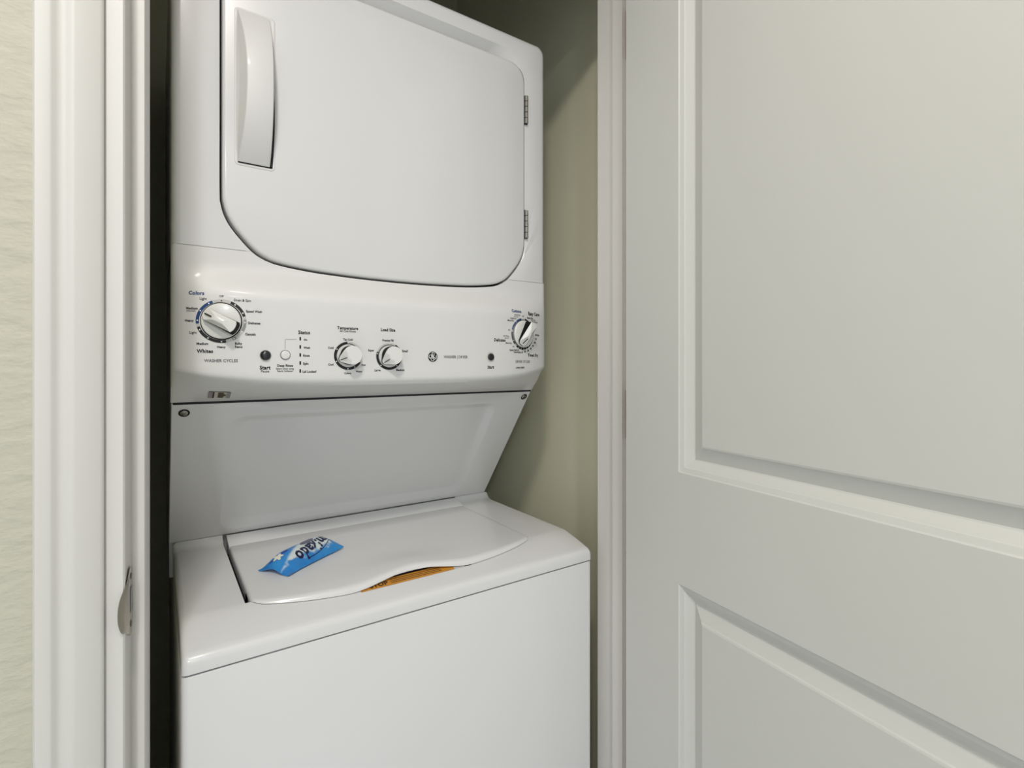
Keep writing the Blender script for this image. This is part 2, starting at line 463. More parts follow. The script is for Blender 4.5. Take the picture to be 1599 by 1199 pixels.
for k in range(13):
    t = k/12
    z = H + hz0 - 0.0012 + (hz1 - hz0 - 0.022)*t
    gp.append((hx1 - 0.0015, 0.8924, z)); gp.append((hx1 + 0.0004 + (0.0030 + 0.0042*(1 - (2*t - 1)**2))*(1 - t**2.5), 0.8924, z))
mk('finger_gap_shade', gp, [(2*k, 2*k+1, 2*k+3, 2*k+2) for k in range(12)], 'rubber_and_shade', ddoor)
mk('finger_gap_shade', [(hx0 + 0.001, 0.8924, H + hz0 - 0.0016), (hx1 + 0.0024, 0.8924, H + hz0 - 0.0016), (hx1 + 0.0024, 0.8924, H + hz0 + 0.001), (hx0 + 0.001, 0.8924, H + hz0 + 0.001)], [(0, 1, 2, 3)], 'rubber_and_shade', ddoor)

# --- control console
def Yc(X, z):                       # z relative to the eye
    s_ = min(1, abs((X - XC)/HW))
    return FY - 0.040*(1 - s_**4)*(1 - sm(0.098, 0.150, z))
def zlow(X):
    s_ = min(1, abs((X - XC)/HW))
    return -0.0115 - 0.0205*(1 - s_**4)
cols = [0, 0.0012, 0.003, 0.006, 0.010, 0.016, 0.024, 0.034, 0.048, 0.064, 0.082]
edge = {0: 0.0065, 0.0012: 0.0034, 0.003: 0.0014, 0.006: 0.0003}
xs = [XL + c for c in cols] + [XL + 0.1 + (XR - XL - 0.2)*k/40 for k in range(41)] + [XR - c for c in cols[::-1]]
xs += [OC - 0.2405, OC + 0.2405]
xs = sorted(xs)
NR = 26
v = []
for X in xs:
    d = min(X - XL, XR - X)
    ey = 0.0
    for k, e in edge.items():
        if abs(d - k) < 1e-6: ey = e
    zt = min(SEAM, zbot(X - OC)) - 0.0006
    zl = zlow(X)
    col_ = [(0.955, -0.0605), (0.9455, -0.0603)]
    yl = Yc(X, zl) + ey
    col_ += [(yl + (0.9455-yl)*0.5, zl + (-0.0603-zl)*0.5), (yl + 0.0075, zl - 0.0045*(0.9455-yl)/0.09), (yl + 0.0030, zl + 0.0004), (yl + 0.0008, zl + 0.0035)]
    z0 = zl + 0.0075
    for r in range(NR):
        z = z0 + (zt - z0)*r/(NR-1)
        col_.append((Yc(X, z) + ey, z))
    col_ += [(Yc(X, zt) + 0.0012, zt + 0.0004), (0.925, zt + 0.0004)]
    v += [(X, y, H + z) for y, z in col_]
nrow = len(col_)
f = grid_faces(len(xs), nrow)
# side walls
for base_ in (0, (len(xs)-1)*nrow):
    o_ = len(v)
    X = v[base_][0]
    for i in range(nrow):
        x, y, z = v[base_ + i]; v.append((x, 0.955, z))
    for i in range(nrow - 1): f.append((base_+i, base_+i+1, o_+i+1, o_+i))
console = mk('control_console', v, f, 'plastic', app, smooth=32)
console['label'] = 'bowed white control console with dials and lettering'
extrude_profile('upper_body', [(0.957, H - 0.0605), (BACK, H - 0.0605), (BACK, H + SEAM), (0.93, H + SEAM), (0.93, H + 0.14)], 'x', XL + 0.002, XR - 0.002, 'enamel', app)

# flat things printed on / lying on the console face
EPS = 0.00035
def con(X, z, out=0.0): return (X, Yc(X, z) - EPS - out, H + z)
def flat(name, polys, m, parent=console, out=0.0, mats=None, fm=None):
    v, f = [], []
    for p in polys:
        k = len(v); v += [con(x, z, out) for x, z in p]; f.append(tuple(range(k, k+len(p))))
    return mk(name, v, f, m, parent, mats=mats, fm=fm)
def segs_each(lst, m):
    for p in lst: flat('dial_segment', p, m, out=0.0001)
def arc_poly(cx_, cz_, r0, r1, a0, a1, n=None, cap=True):
    n = n or max(3, int(abs(a1-a0)/6))
    out = []
    for i in range(n):
        b0, b1 = math.radians(a0 + (a1-a0)*i/n), math.radians(a0 + (a1-a0)*(i+1)/n)
        out.append([(cx_ + r*math.cos(b), cz_ + r*math.sin(b)) for r, b in ((r0, b0), (r1, b0), (r1, b1), (r0, b1))])
    return out
def disc_poly(cx_, cz_, r, n=14): return [[(cx_ + r*math.cos(2*math.pi*k/n), cz_ + r*math.sin(2*math.pi*k/n)) for k in range(n)]]
def ribbon(pts, wd):
    out = []
    L, R_ = [], []
    for i, p in enumerate(pts):
        a = pts[max(0, i-1)]; b = pts[min(len(pts)-1, i+1)]
        tx, tz = b[0]-a[0], b[1]-a[1]; l = math.hypot(tx, tz) or 1
        L.append((p[0] - tz/l*wd/2, p[1] + tx/l*wd/2)); R_.append((p[0] + tz/l*wd/2, p[1] - tx/l*wd/2))
    for i in range(len(pts)-1): out.append([L[i], R_[i], R_[i+1], L[i+1]])
    return out
def frame_at(X, z):                # local frame on the console face: right, up, out
    dYdX = (Yc(X+0.002, z) - Yc(X-0.002, z))/0.004
    r = Vector((1, dYdX, 0)).normalized()
    u = Vector((0, 0, 1))
    n = r.cross(u).normalized()
    return Vector((X, Yc(X, z), H + z)), r, u, n

# dials
def knob(name, X, z, r, ang, style, label):
    P, r_, u_, n_ = frame_at(X, z)
    def W(a, b, c): return P + r_*a + u_*b + n_*c
    nn = 40
    # skirt disc
    prof_ = [(1.0, 0.0005), (1.0, 0.0035), (0.97, 0.0050), (0.93, 0.0054)] if style == 'bar' else [(0.97, 0.0005), (0.97, 0.0025), (0.94, 0.0035)]
    v = []
    for rr, h in prof_: v += [W(r*rr*math.cos(2*math.pi*k/nn), r*rr*math.sin(2*math.pi*k/nn), h) for k in range(nn)]
    f = grid_faces(len(prof_), nn, closed=True) + [tuple(range((len(prof_)-1)*nn, len(prof_)*nn))]
    kb = mk(name, v, f, 'knobw', app, smooth=45, base=P)
    kb['label'] = label
    # black ring painted as the shadow round the skirt
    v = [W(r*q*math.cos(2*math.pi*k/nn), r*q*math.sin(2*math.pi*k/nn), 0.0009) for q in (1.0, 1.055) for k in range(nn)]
    mk('shadow_ring', v, grid_faces(2, nn, closed=True), 'matblack', kb)
    ca, sa = math.cos(ang), math.sin(ang)
    def L(a, b, c): return W(a*ca - b*sa, a*sa + b*ca, c)      # a points along the pointer
    if style == 'bar':
        hw = r*0.335
        a1, a0 = r*0.93, -r*0.90
        sec = [(a0 + r*0.10, -hw), (a0 + r*0.02, -hw*0.55), (a0, 0), (a0 + r*0.02, hw*0.55), (a0 + r*0.10, hw), (a1 - r*0.18, hw), (a1, hw*0.62), (a1 + r*0.015, 0), (a1, -hw*0.62), (a1 - r*0.18, -hw)]
        def hgt(a): return 0.0225 - 0.0135*sm(0.10*r, 0.95*r, a)
        h0 = 0.0052
    else:
        sec = []
        R0 = r*0.80
        off = r*0.10
        for k in range(33):
            a = math.radians(52 + (360-104)*k/32)
            sec.append((R0*math.cos(a) - off, R0*math.sin(a)))
        sec += [(r*0.80, -r*0.26), (r*0.90, -r*0.13), (r*0.92, 0), (r*0.90, r*0.13), (r*0.80, r*0.26)]
        def hgt(a): return 0.020 - 0.0125*sm(0.2*r, 0.9*r, a)
        h0 = 0.003
    ns = len(sec)
    def flare(a, b):  # bar's black sides spread out to stand for its shadow on the skirt
        if style != 'bar': return (a*1.03, b*1.03)
        tail = sm(0.95*r, -0.6*r, a) if False else 1 - sm(-0.75*r, 0.85*r, a)
        return (a - r*0.085*(1 - sm(-0.9*r, -0.5*r, a)), b*(1 + 0.30*tail*(1 if b > 0 else 0.25)))
    v = [L(*flare(a, b), h0) for a, b in sec] + [L(a, b, hgt(a) - 0.0012) for a, b in sec]
    mk('grip_side', v, grid_faces(2, ns, closed=True), 'matblack', kb, smooth=35)
    oa = 0.0 if style == 'bar' else -r*0.1
    v = [L(a, b, hgt(a) - 0.0012) for a, b in sec]
    qs = (0.975, 0.85, 0.7, 0.55, 0.4, 0.25, 0.1)
    for q in qs: v += [L(oa + (a-oa)*q, b*q, hgt(oa + (a-oa)*q)) for a, b in sec]
    f = grid_faces(len(qs) + 1, ns, closed=True) + [tuple(range(len(qs)*ns, (len(qs)+1)*ns))]
    mk('grip_cap', v, f, 'knobw', kb, smooth=25)
    pa, pb = (r*0.86, r*0.42) if style == 'bar' else (r*0.86, r*0.42)
    wd = r*0.035
    v = [L(a, b, hgt(a) + 0.0007 + (0.0006 if style != 'bar' else 0.0009)) for a, b in ((pb, -wd), (pa, -wd), (pa, wd), (pb, wd))]
    mk('pointer_line', v, [(0, 1, 2, 3)], 'ink', kb)
    return kb

# dial rings printed on the console
WX, WZ, WR = 0.0790, 0.0620, 0.0322
r0, r1 = WR*0.875, WR*1.0
flat('dial_ring', arc_poly(WX, WZ, r0, r1, 0, 360, 60), 'pale', out=-0.0001)
flat('dial_segment', arc_poly(WX, WZ, r0, r1, 112, 188), 'blue', out=0.0001)
flat('dial_segment', arc_poly(WX, WZ, r0, r1, 197, 281), 'ink', out=0.0001)
flat('dial_segment', arc_poly(WX, WZ, r0, r1, 15, 67), 'ink', out=0.0001)
segs_each([arc_poly(WX, WZ, r0, r1, -62, -52), arc_poly(WX, WZ, r0, r1, -28, 6)], 'lgrey')
rm = (r0 + r1)/2
for a in (122, 151, 179, 206, 236, 270, 302, 331, 358, 25, 55):
    flat('dial_dot', disc_poly(WX + rm*math.cos(math.radians(a)), WZ + rm*math.sin(math.radians(a)), 0.00105, 8), 'white', out=0.0002)
flat('dial_dot', disc_poly(WX, WZ + rm, 0.00095, 8), 'ink', out=0.0002)
TX, TZ, TR = 0.2600, 0.0122, 0.0232
for cx_, cz_, segs, dots in ((TX, TZ, [(92, 330)], (92, 150, 206, 268, 300)), (0.3300, 0.0118, [(160, 420)], (88, 168, 226, 310))):
    flat('dial_ring', arc_poly(cx_, cz_, TR*0.84, TR, 0, 360, 50), 'pale', out=-0.0001)
    for a0, a1 in segs: flat('dial_segment', arc_poly(cx_, cz_, TR*0.84, TR, a0, a1), 'ink', out=0.0001)
    for a in dots: flat('dial_dot', disc_poly(cx_ + TR*0.92*math.cos(math.radians(a)), cz_ + TR*0.92*math.sin(math.radians(a)), 0.0010, 8), 'white', out=0.0002)
DX, DZc, DR = 0.6224, 0.0600, 0.0325
segs_each([arc_poly(DX, DZc, DR*0.90, DR, 99, 127), arc_poly(DX, DZc, DR*0.90, DR, 130, 165)], 'blue')
segs_each([arc_poly(DX, DZc, DR*0.90, DR, 40, 80), arc_poly(DX, DZc, DR*0.90, DR, 173, 206), arc_poly(DX, DZc, DR*0.90, DR, 209, 222)], 'ink')
segs_each([arc_poly(DX, DZc, DR*0.90, DR, 233 + k*14.6, 233 + k*14.6 + 12.0, 3) for k in range(9)], 'ink')
for a in (92, 168, 227): flat('dial_dot', disc_poly(DX + DR*0.95*math.cos(math.radians(a)), DZc + DR*0.95*math.sin(math.radians(a)), 0.0009, 8), 'ink', out=0.0002)

knob('washer_cycle_knob', WX, WZ, 0.0262, math.radians(153), 'bar', 'large white washer cycle knob turned toward Medium')
knob('temperature_knob', TX, TZ, 0.0192, math.radians(205), 'round', 'round white temperature knob')
knob('load_size_knob', 0.3300, 0.0118, 0.0192, math.radians(222), 'round', 'round white load size knob')
knob('dryer_cycle_knob', DX, DZc, 0.0278, math.radians(240), 'bar', 'white dryer cycle knob near the right edge')

# push buttons
def button(name, X, z, r, m, ring_m, ring_r, dome, label):
    P, r_, u_, n_ = frame_at(X, z)
    nn = 24
    prof_ = [(1.0, 0.0003), (1.0, 0.0022), (0.9, 0.0022 + dome*0.5), (0.6, 0.0022 + dome*0.85), (0.25, 0.0022 + dome)]
    v = []
    for rr, h in prof_: v += [P + r_*(r*rr*math.cos(2*math.pi*k/nn)) + u_*(r*rr*math.sin(2*math.pi*k/nn)) + n_*h for k in range(nn)]
    f = grid_faces(len(prof_), nn, closed=True) + [tuple(range((len(prof_)-1)*nn, len(prof_)*nn))]
    b = mk(name, v, f, m, app, smooth=50, base=P); b['label'] = label
    v = [P + r_*(r*q*math.cos(2*math.pi*k/nn)) + u_*(r*q*math.sin(2*math.pi*k/nn)) + n_*0.0006 for q in (0.99, ring_r) for k in range(nn)]
    mk('button_ring', v, grid_faces(2, nn, closed=True), ring_m, b)
button('start_button', 0.1367, 0.0120, 0.0074, 'black', 'lgrey', 1.08, 0.0030, 'round black washer start button')
button('deep_rinse_button', 0.1643, 0.0128, 0.0066, 'knobw', 'ink', 1.12, 0.0008, 'round white button outlined in black')
button('start_button', 0.5373, 0.0121, 0.0069, 'black', 'pale', 1.40, 0.0012, 'small black dryer start button')

# status lights and the thin lead line
for z in (0.0383, 0.0255, 0.0129, 0.0003, -0.0121):
    flat('status_light', [[(0.1856 - 0.0012, z - 0.0027), (0.1856 + 0.0012, z - 0.0027), (0.1856 + 0.0012, z + 0.0027), (0.1856 - 0.0012, z + 0.0027)]], 'ink', out=0.0001)
flat('lead_line', ribbon([(0.1639, 0.0223), (0.1639, 0.0352), (0.1643, 0.0364), (0.1655, 0.0370), (0.1803, 0.0374)], 0.0006), 'lgrey')

# round emblem
EX, EZ, ER = 0.4120, 0.0115, 0.0088
flat('emblem', disc_poly(EX, EZ, ER, 32), 'ink')
flat('emblem_ring', arc_poly(EX, EZ, ER*1.0, ER*1.10, 0, 360, 40), 'lgrey')
def em(pts): return [(EX + ER*x, EZ + ER*z) for x, z in pts]
strokes = ribbon(em([(-0.52, 0.42), (-0.34, 0.34), (-0.26, 0.18), (-0.2, 0.0), (-0.24, -0.12)]), ER*0.14)
strokes += ribbon(em([(-0.30, 0.46), (-0.16, 0.56), (-0.05, 0.46), (-0.07, 0.26), (-0.02, 0.04), (0.16, -0.10), (0.30, -0.12)]), ER*0.15)
strokes += ribbon(em([(0.38, 0.58), (0.28, 0.52), (0.22, 0.30), (0.08, 0.02), (-0.10, -0.10)]), ER*0.16)
for cx_, cz_, rr in ((-0.31, -0.30, 0.19), (0.32, -0.31, 0.22)):
    strokes += arc_poly(EX + ER*cx_, EZ + ER*cz_, ER*(rr-0.07), ER*(rr+0.06), 0, 360, 16)
strokes += ribbon(em([(0.0, 0.05), (0.05, -0.12), (0.16, -0.2)]), ER*0.10)
for a in (90, 0, 180, 270):
    pts = [(0.84*math.cos(math.radians(a + t)), 0.84*math.sin(math.radians(a + t))) for t in (-28, -16, -4, 8, 18)]
    pts += [(0.68*math.cos(math.radians(a + 10)), 0.68*math.sin(math.radians(a + 10)))]
    strokes += ribbon(em(pts), ER*0.10)
flat('emblem_monogram', strokes, 'white', out=0.0001)

# lettering
LETTERING = [
    ('Colors', 0.0479, 0.1024, 0.0191, 1, 'blue'),
    ('Light', 0.0562, 0.0944, 0.0089, 0, 'ink'),
    ('Medium', 0.0424, 0.0799, 0.0139, 1, 'ink'),
    ('(Normal)', 0.0413, 0.0762, 0.0109, 0, 'grey'),
    ('Heavy', 0.0392, 0.0620, 0.0106, 1, 'ink'),
    ('Light', 0.0438, 0.0446, 0.0088, 0, 'ink'),
    ('Medium', 0.0552, 0.0286, 0.0144, 1, 'ink'),
    ('Heavy', 0.0788, 0.0240, 0.0106, 1, 'ink'),
    ('Whites', 0.0582, 0.0177, 0.0204, 1, 'ink'),
    ('Off', 0.0790, 0.0988, 0.0053, 0, 'grey'),
    ('Drain & Spin', 0.1058, 0.0939, 0.0223, 0, 'ink'),
    ('Speed Wash', 0.1212, 0.0779, 0.0216, 1, 'ink'),
    ('Delicates', 0.1215, 0.0603, 0.0164, 1, 'ink'),
    ('Casuals', 0.1164, 0.0436, 0.0139, 1, 'ink'),
    ('Bulky', 0.1009, 0.0294, 0.0094, 1, 'ink'),
    ('Items', 0.1011, 0.0245, 0.0097, 1, 'ink'),
    ('WASHER CYCLES', 0.0786, 0.0037, 0.0425, 0, 'grey'),
    ('Start', 0.1361, -0.0066, 0.0147, 1, 'ink'),
    ('Pause', 0.1361, -0.0121, 0.0112, 0, 'grey'),
    ('Deep Rinse', 0.1639, -0.0036, 0.0225, 1, 'ink'),
    ('Select when using', 0.1636, -0.0084, 0.0254, 0, 'ink'),
    ('Fabric Softener', 0.1639, -0.0121, 0.0222, 0, 'ink'),
    ('Status', 0.1914, 0.0484, 0.0174, 1, 'ink'),
    ('On', 0.1933, 0.0370, 0.0050, 1, 'ink'),
    ('Wash', 0.1953, 0.0245, 0.0098, 1, 'ink'),
    ('Rinse', 0.1948, 0.0120, 0.0098, 1, 'ink'),
    ('Spin', 0.1937, -0.0006, 0.0080, 1, 'ink'),
    ('Lid Locked', 0.1992, -0.0131, 0.0203, 1, 'ink'),
    ('Temperature', 0.2591, 0.0576, 0.0342, 1, 'ink'),
    ('All Cold Rinses', 0.2591, 0.0525, 0.0264, 0, 'ink'),
    ('Tap Cold', 0.2592, 0.0389, 0.0157, 1, 'ink'),
    ('Cold', 0.2319, 0.0249, 0.0084, 1, 'ink'),
    ('Cool', 0.2319, -0.0020, 0.0084, 1, 'ink'),
    ('Colors', 0.2589, -0.0164, 0.0113, 1, 'ink'),
    ('Warm', 0.2774, -0.0137, 0.0105, 1, 'ink'),
    ('Hot', 0.2854, -0.0029, 0.0066, 1, 'ink'),
    ('Load Size', 0.3281, 0.0572, 0.0258, 1, 'ink'),
    ('Precise Fill', 0.3278, 0.0391, 0.0199, 1, 'ink'),
    ('Small', 0.3587, 0.0213, 0.0100, 1, 'ink'),
    ('Medium', 0.3501, -0.0118, 0.0150, 1, 'ink'),
    ('Large', 0.3092, -0.0118, 0.0105, 1, 'ink'),
    ('Super', 0.2982, 0.0217, 0.0104, 1, 'ink'),
    ('WASHER | DRYER', 0.4594, 0.0116, 0.0504, 0, 'grey'),
    ('Start', 0.5376, -0.0076, 0.0158, 1, 'ink'),
    ('Cottons', 0.6056, 0.1064, 0.0258, 1, 'blue'),
    ('Easy Care', 0.6582, 0.1038, 0.0366, 1, 'ink'),
    ('Delicates', 0.5599, 0.0459, 0.0282, 1, 'ink'),
    ('Timed Dry', 0.6550, 0.0169, 0.0349, 1, 'ink'),
    ('DRYER CYCLES', 0.6225, 0.0033, 0.0422, 0, 'grey'),
    ('LONG VENT', 0.6146, -0.0092, 0.0252, 1, 'ink'),
    ('Anti Damp', 0.6063, 0.0985, 0.0164, 0, 'ink'),
    ('Less Dry', 0.6031, 0.0946, 0.0122, 0, 'ink'),
    ('Optimum', 0.5951, 0.0908, 0.0167, 0, 'ink'),
    ('More Dry', 0.5881, 0.0860, 0.0169, 1, 'ink'),
    ('Off', 0.6225, 0.0965, 0.0050, 0, 'ink'),
    ('More Dry', 0.6448, 0.0945, 0.0187, 1, 'ink'),
    ('Less Dry', 0.6550, 0.0910, 0.0143, 0, 'ink'),
    ('Anti Damp', 0.6608, 0.0872, 0.0190, 0, 'ink'),
    ('Off', 0.5835, 0.0666, 0.0048, 0, 'ink'),
    ('Anti Damp', 0.5759, 0.0546, 0.0157, 0, 'ink'),
    ('Less Dry', 0.5779, 0.0506, 0.0117, 0, 'ink'),
    ('More Dry', 0.5830, 0.0405, 0.0163, 1, 'ink'),
    ('Off', 0.5951, 0.0334, 0.0049, 0, 'ink'),
    ('Quick Fluff 20', 0.5977, 0.0266, 0.0257, 1, 'ink'),
    ('Dewrinkle 20', 0.6094, 0.0224, 0.0257, 1, 'ink'),
    ('80 Min', 0.6689, 0.0596, 0.0139, 1, 'ink'),
    ('70', 0.6639, 0.0510, 0.0054, 1, 'ink'),
    ('60', 0.6605, 0.0436, 0.0053, 1, 'ink'),
    ('50', 0.6540, 0.0364, 0.0052, 1, 'ink'),
    ('40', 0.6465, 0.0305, 0.0050, 1, 'ink'),
    ('30', 0.6379, 0.0264, 0.0049, 1, 'ink'),
    ('20', 0.6287, 0.0242, 0.0047, 1, 'ink'),
]

def text_polys(jobs):
    """turn strings into flat meshes: returns [(verts2d, faces)] normalised to width 1, centred"""
    objs = []
    for s_, bold in jobs:
        c = bpy.data.curves.new('t', 'FONT')
        c.body = s_; c.size = 1.0; c.resolution_u = 2
        c.offset = 0.034 if bold else 0.012
        c.space_character = 1.04 if bold else 1.0
        ob = bpy.data.objects.new('t', c); COL.objects.link(ob); objs.append(ob)
    bpy.context.view_layer.update()
    dg = bpy.context.evaluated_depsgraph_get()
    out = []
    for ob in objs:
        me = ob.evaluated_get(dg).to_mesh()
        vs = [(p.co.x, p.co.y) for p in me.vertices]
        fs = [tuple(p.vertices) for p in me.polygons]
        ob.evaluated_get(dg).to_mesh_clear()
        x0 = min(p[0] for p in vs); x1 = max(p[0] for p in vs)
        wd = x1 - x0
        out.append(([((p[0] - (x0+x1)/2)/wd, (p[1] - 0.34)/wd) for p in vs], fs))
    for ob in objs:
        c = ob.data; bpy.data.objects.remove(ob); bpy.data.curves.remove(c)
    return out
tp = text_polys([(t[0], t[4]) for t in LETTERING])
for (s_, X, z, wd, bold, ink), (vs, fs) in zip(LETTERING, tp):
    asp = 1.12
    mk('lettering', [con(X + a*wd, z + b*wd*asp, 0.0001) for a, b in vs], fs, ink, console)['label'] = 'printed word "%s"' % s_

# small latch tab on the console's underside, near the left
def under(X, t, out=0.0006):       # t: 0 at the front edge, 1 at the lower seam
    zl = zlow(X); yl = Yc(X, zl)
    y, z = yl + 0.0075 + (0.9455 - yl - 0.0075)*t, zl - 0.0045*(0.9455-yl)/0.09 + (-0.0603 - zl + 0.0045)*t
    return (X, y - out*0.6, H + z - out*0.8)
def upatch(name, x0, x1, t0, t1, m, parent, out):
    return mk(name, [under(x0, t0, out), under(x1, t0, out), under(x1, t1, out), under(x0, t1, out)], [(0, 1, 2, 3)], m, parent)
tx = 0.0655
st = upatch('console_sticker', tx, tx + 0.0300, 0.50, 0.80, 'beige', console, 0.0020)
upatch('sticker_block', tx, tx + 0.0058, 0.50, 0.80, 'mauve', console, 0.0022)
upatch('sticker_bar', tx + 0.0058, tx + 0.0080, 0.50, 0.80, 'ink', console, 0.0023)
upatch('sticker_block', tx + 0.0245, tx + 0.0300, 0.50, 0.80, 'lgrey', console, 0.0022)
mk('sticker_arrow', [under(tx + a, b, 0.0024) for a, b in ((0.013, 0.52), (0.0205, 0.52), (0.0205, 0.58), (0.0245, 0.65), (0.0205, 0.72), (0.0205, 0.78), (0.013, 0.78))], [tuple(range(7))], 'brown', console)

# --- sloping back panel between console and washer deck
PA, PB = (0.9461, -0.0627), (1.1480, -0.3330)
def pan(X, t, out=0.0):
    ny, nz_ = -0.2712, -0.2025          # facing out and down
    l = math.hypot(ny, nz_)
    return (X, PA[0] + (PB[0]-PA[0])*t + ny/l*out, H + PA[1] + (PB[1]-PA[1])*t + nz_/l*out)
PLEN = math.hypot(PB[0]-PA[0], PB[1]-PA[1])
X0, X1 = 0.0185, 0.6995
loops = []
def rr2(x0, x1, a0, a1, r): return rrect(x0, x1, a0, a1, r, 6)
spec = [(X0, X1, 0.0, PLEN, 0.0006, -0.004), (X0, X1, 0.0, PLEN, 0.0006, -0.0012), (X0 + 0.0012, X1 - 0.0012, 0.0012, PLEN - 0.0012, 0.001, 0.0), (0.097, 0.625, 0.030, PLEN - 0.012, 0.030, 0.0), (0.101, 0.621, 0.034, PLEN - 0.016, 0.028, -0.0012), (0.112, 0.610, 0.046, PLEN - 0.030, 0.022, -0.0078), (0.117, 0.605, 0.051, PLEN - 0.035, 0.019, -0.0088)]
v = []
for x0, x1, a0, a1, r, d in spec:
    for x, a in rr2(x0, x1, a0, a1, r): v.append(pan(x, a/PLEN, d))
nl = 28
f = grid_faces(len(spec), nl, closed=True) + [tuple(range((len(spec)-1)*nl, len(spec)*nl))]
bp_ = mk('sloping_panel', v, f, 'enamel', app, smooth=30)
bp_['label'] = 'sloping white panel with a pressed recess under the console'
for sx, st_ in ((0.0354, 0.055), (0.6869, 0.049)):
    mk('screw_ring', [pan(sx + 0.0078*math.cos(2*math.pi*k/16), st_ + 0.0078*math.sin(2*math.pi*k/16)/PLEN, 0.0005) for k in range(16)], [tuple(range(16))], 'matblack', bp_)
    for rr, hh, mm, nm in ((0.0055, 0.0008, 'hinge', 'screw'), ):
        vv = []
        for q, h in ((1.0, 0.0002), (1.0, hh), (0.8, hh + 0.0012), (0.55, hh + 0.0016)):
            for k in range(14):
                a = 2*math.pi*k/14
                vv.append(pan(sx + rr*q*math.cos(a), st_ + rr*q*math.sin(a)/PLEN, h))
        sc = mk('screw', vv, grid_faces(4, 14, closed=True) + [tuple(range(42, 56))], mm, bp_, smooth=40)
        mk('screw_slot', [pan(sx + a*rr, st_ + b*rr/PLEN, 0.0026) for a, b in ((-0.5, -0.12), (0.5, -0.12), (0.5, 0.12), (-0.5, 0.12))], [(0, 1, 2, 3)], 'black', bp_)
extrude_profile('support_body', [(0.960, H - 0.0615), (1.160, H - 0.334), (1.160, H - 0.40), (BACK, H - 0.40), (BACK, H - 0.0615)], 'x', XL + 0.002, XR - 0.003, 'enamel', app)

# --- washer deck
WXL, WXR = 0.0250, 0.7090
DK = -0.3470
def deckz(Y):
    pts = [(0.756, -0.3865), (0.7562, -0.3740), (0.7578, -0.3690), (0.7620, -0.3652), (0.7690, -0.3630), (0.8000, -0.3550), (0.8200, -0.3500), (0.8320, -0.3478), (0.8430, -0.3470), (1.118, -0.3470), (1.130, -0.3462), (1.138, -0.3435), (1.1440, -0.3390), (1.1490, -0.3330)]
    for a, b in zip(pts[:-1], pts[1:]):
        if Y <= b[0]: return a[1] + (b[1]-a[1])*max(0, (Y-a[0]))/(b[0]-a[0])
    return pts[-1][1]
prof_d = [(0.756, -0.3865), (0.7562, -0.3740), (0.7578, -0.3690), (0.7620, -0.3652), (0.7690, -0.3630), (0.785, -0.3589), (0.8000, -0.3550), (0.8200, -0.3500), (0.8320, -0.3478)]
hy = 0.838
back_d = [(0.8430, -0.3470), (0.90, -0.3470), (1.0, -0.3470), (1.118, -0.3470), (1.130, -0.3462), (1.138, -0.3435), (1.1440, -0.3390), (1.1490, -0.3330)]
LX0, LX1 = 0.1120, 0.6115            # lid
HX0, HX1 = LX0 - 0.0065, LX1 + 0.0018
def edge_drop(X):
    d = min(X - WXL, WXR - X)
    r = 0.008
    if d >= r: return 0.0
    return r - math.sqrt(max(0, r*r - (r-d)**2))
dxs = [WXL, WXL+0.0006, WXL+0.002, WXL+0.0045, WXL+0.008, 0.06, HX0] + [HX0 + (HX1-HX0)*k/24 for k in range(1, 24)] + [HX1, 0.66, WXR-0.008, WXR-0.0045, WXR-0.002, WXR-0.0006, WXR]
rowsd = prof_d + [(hy, -0.3472)] + back_d
v = []
for X in dxs:
    e = edge_drop(X)
    for Y, z in rowsd:
        k = 1.0 if Y > 0.757 else 0.35
        v.append((X, Y + (e*0.8 if Y < 0.77 else 0.0), H + max(-0.3865, z - e*k)))
nr = len(rowsd)
ihy = len(prof_d)
ix0, ix1 = dxs.index(HX0), dxs.index(HX1)
f = []
for i in range(len(dxs)-1):
    for j in range(nr-1):
        if ix0 <= i < ix1 and j >= ihy: continue
        f.append((i*nr+j, (i+1)*nr+j, (i+1)*nr+j+1, i*nr+j+1))
# inner walls of the lid well, and the outer skirts
def wall(idx, dz):
    o_ = len(v)
    for i in idx: v.append((v[i][0], v[i][1], v[i][2] - dz))
    for k in range(len(idx)-1): f.append((idx[k], idx[k+1], o_+k+1, o_+k))
wall([ix0*nr + j for j in range(ihy, nr)], 0.03)
wall([ix1*nr + j for j in range(ihy, nr)], 0.03)
wall([i*nr + ihy for i in range(ix0, ix1+1)], 0.03)
for i in (0, len(dxs)-1):
    o_ = len(v); idx = [i*nr + j for j in range(nr)]
    for q in idx: v.append((v[q][0], v[q][1], H - 0.3865))
    for k in range(nr-1): f.append((idx[k], idx[k+1], o_+k+1, o_+k))
deck = mk('washer_deck', v, f, 'enamel', app, smooth=35)
deck['label'] = 'white washer top around the lid'
mk('lid_well', [(HX0 - 0.002, hy - 0.002, H - 0.374), (HX1 + 0.002, hy - 0.002, H - 0.374), (HX1 + 0.002, 1.15, H - 0.374), (HX0 - 0.002, 1.15, H - 0.374)], [(0, 1, 2, 3)], 'rubber_and_shade', deck)  # dark sheet, its colour stands for the shade down in the well
# dark strip at the well's left edge, painted shade of the lid gap
box('well_gap_shade', HX0 - 0.0002, HX0 + 0.0012, hy, 1.144, H - 0.372, H - 0.3478, 'rubber_and_shade', deck)

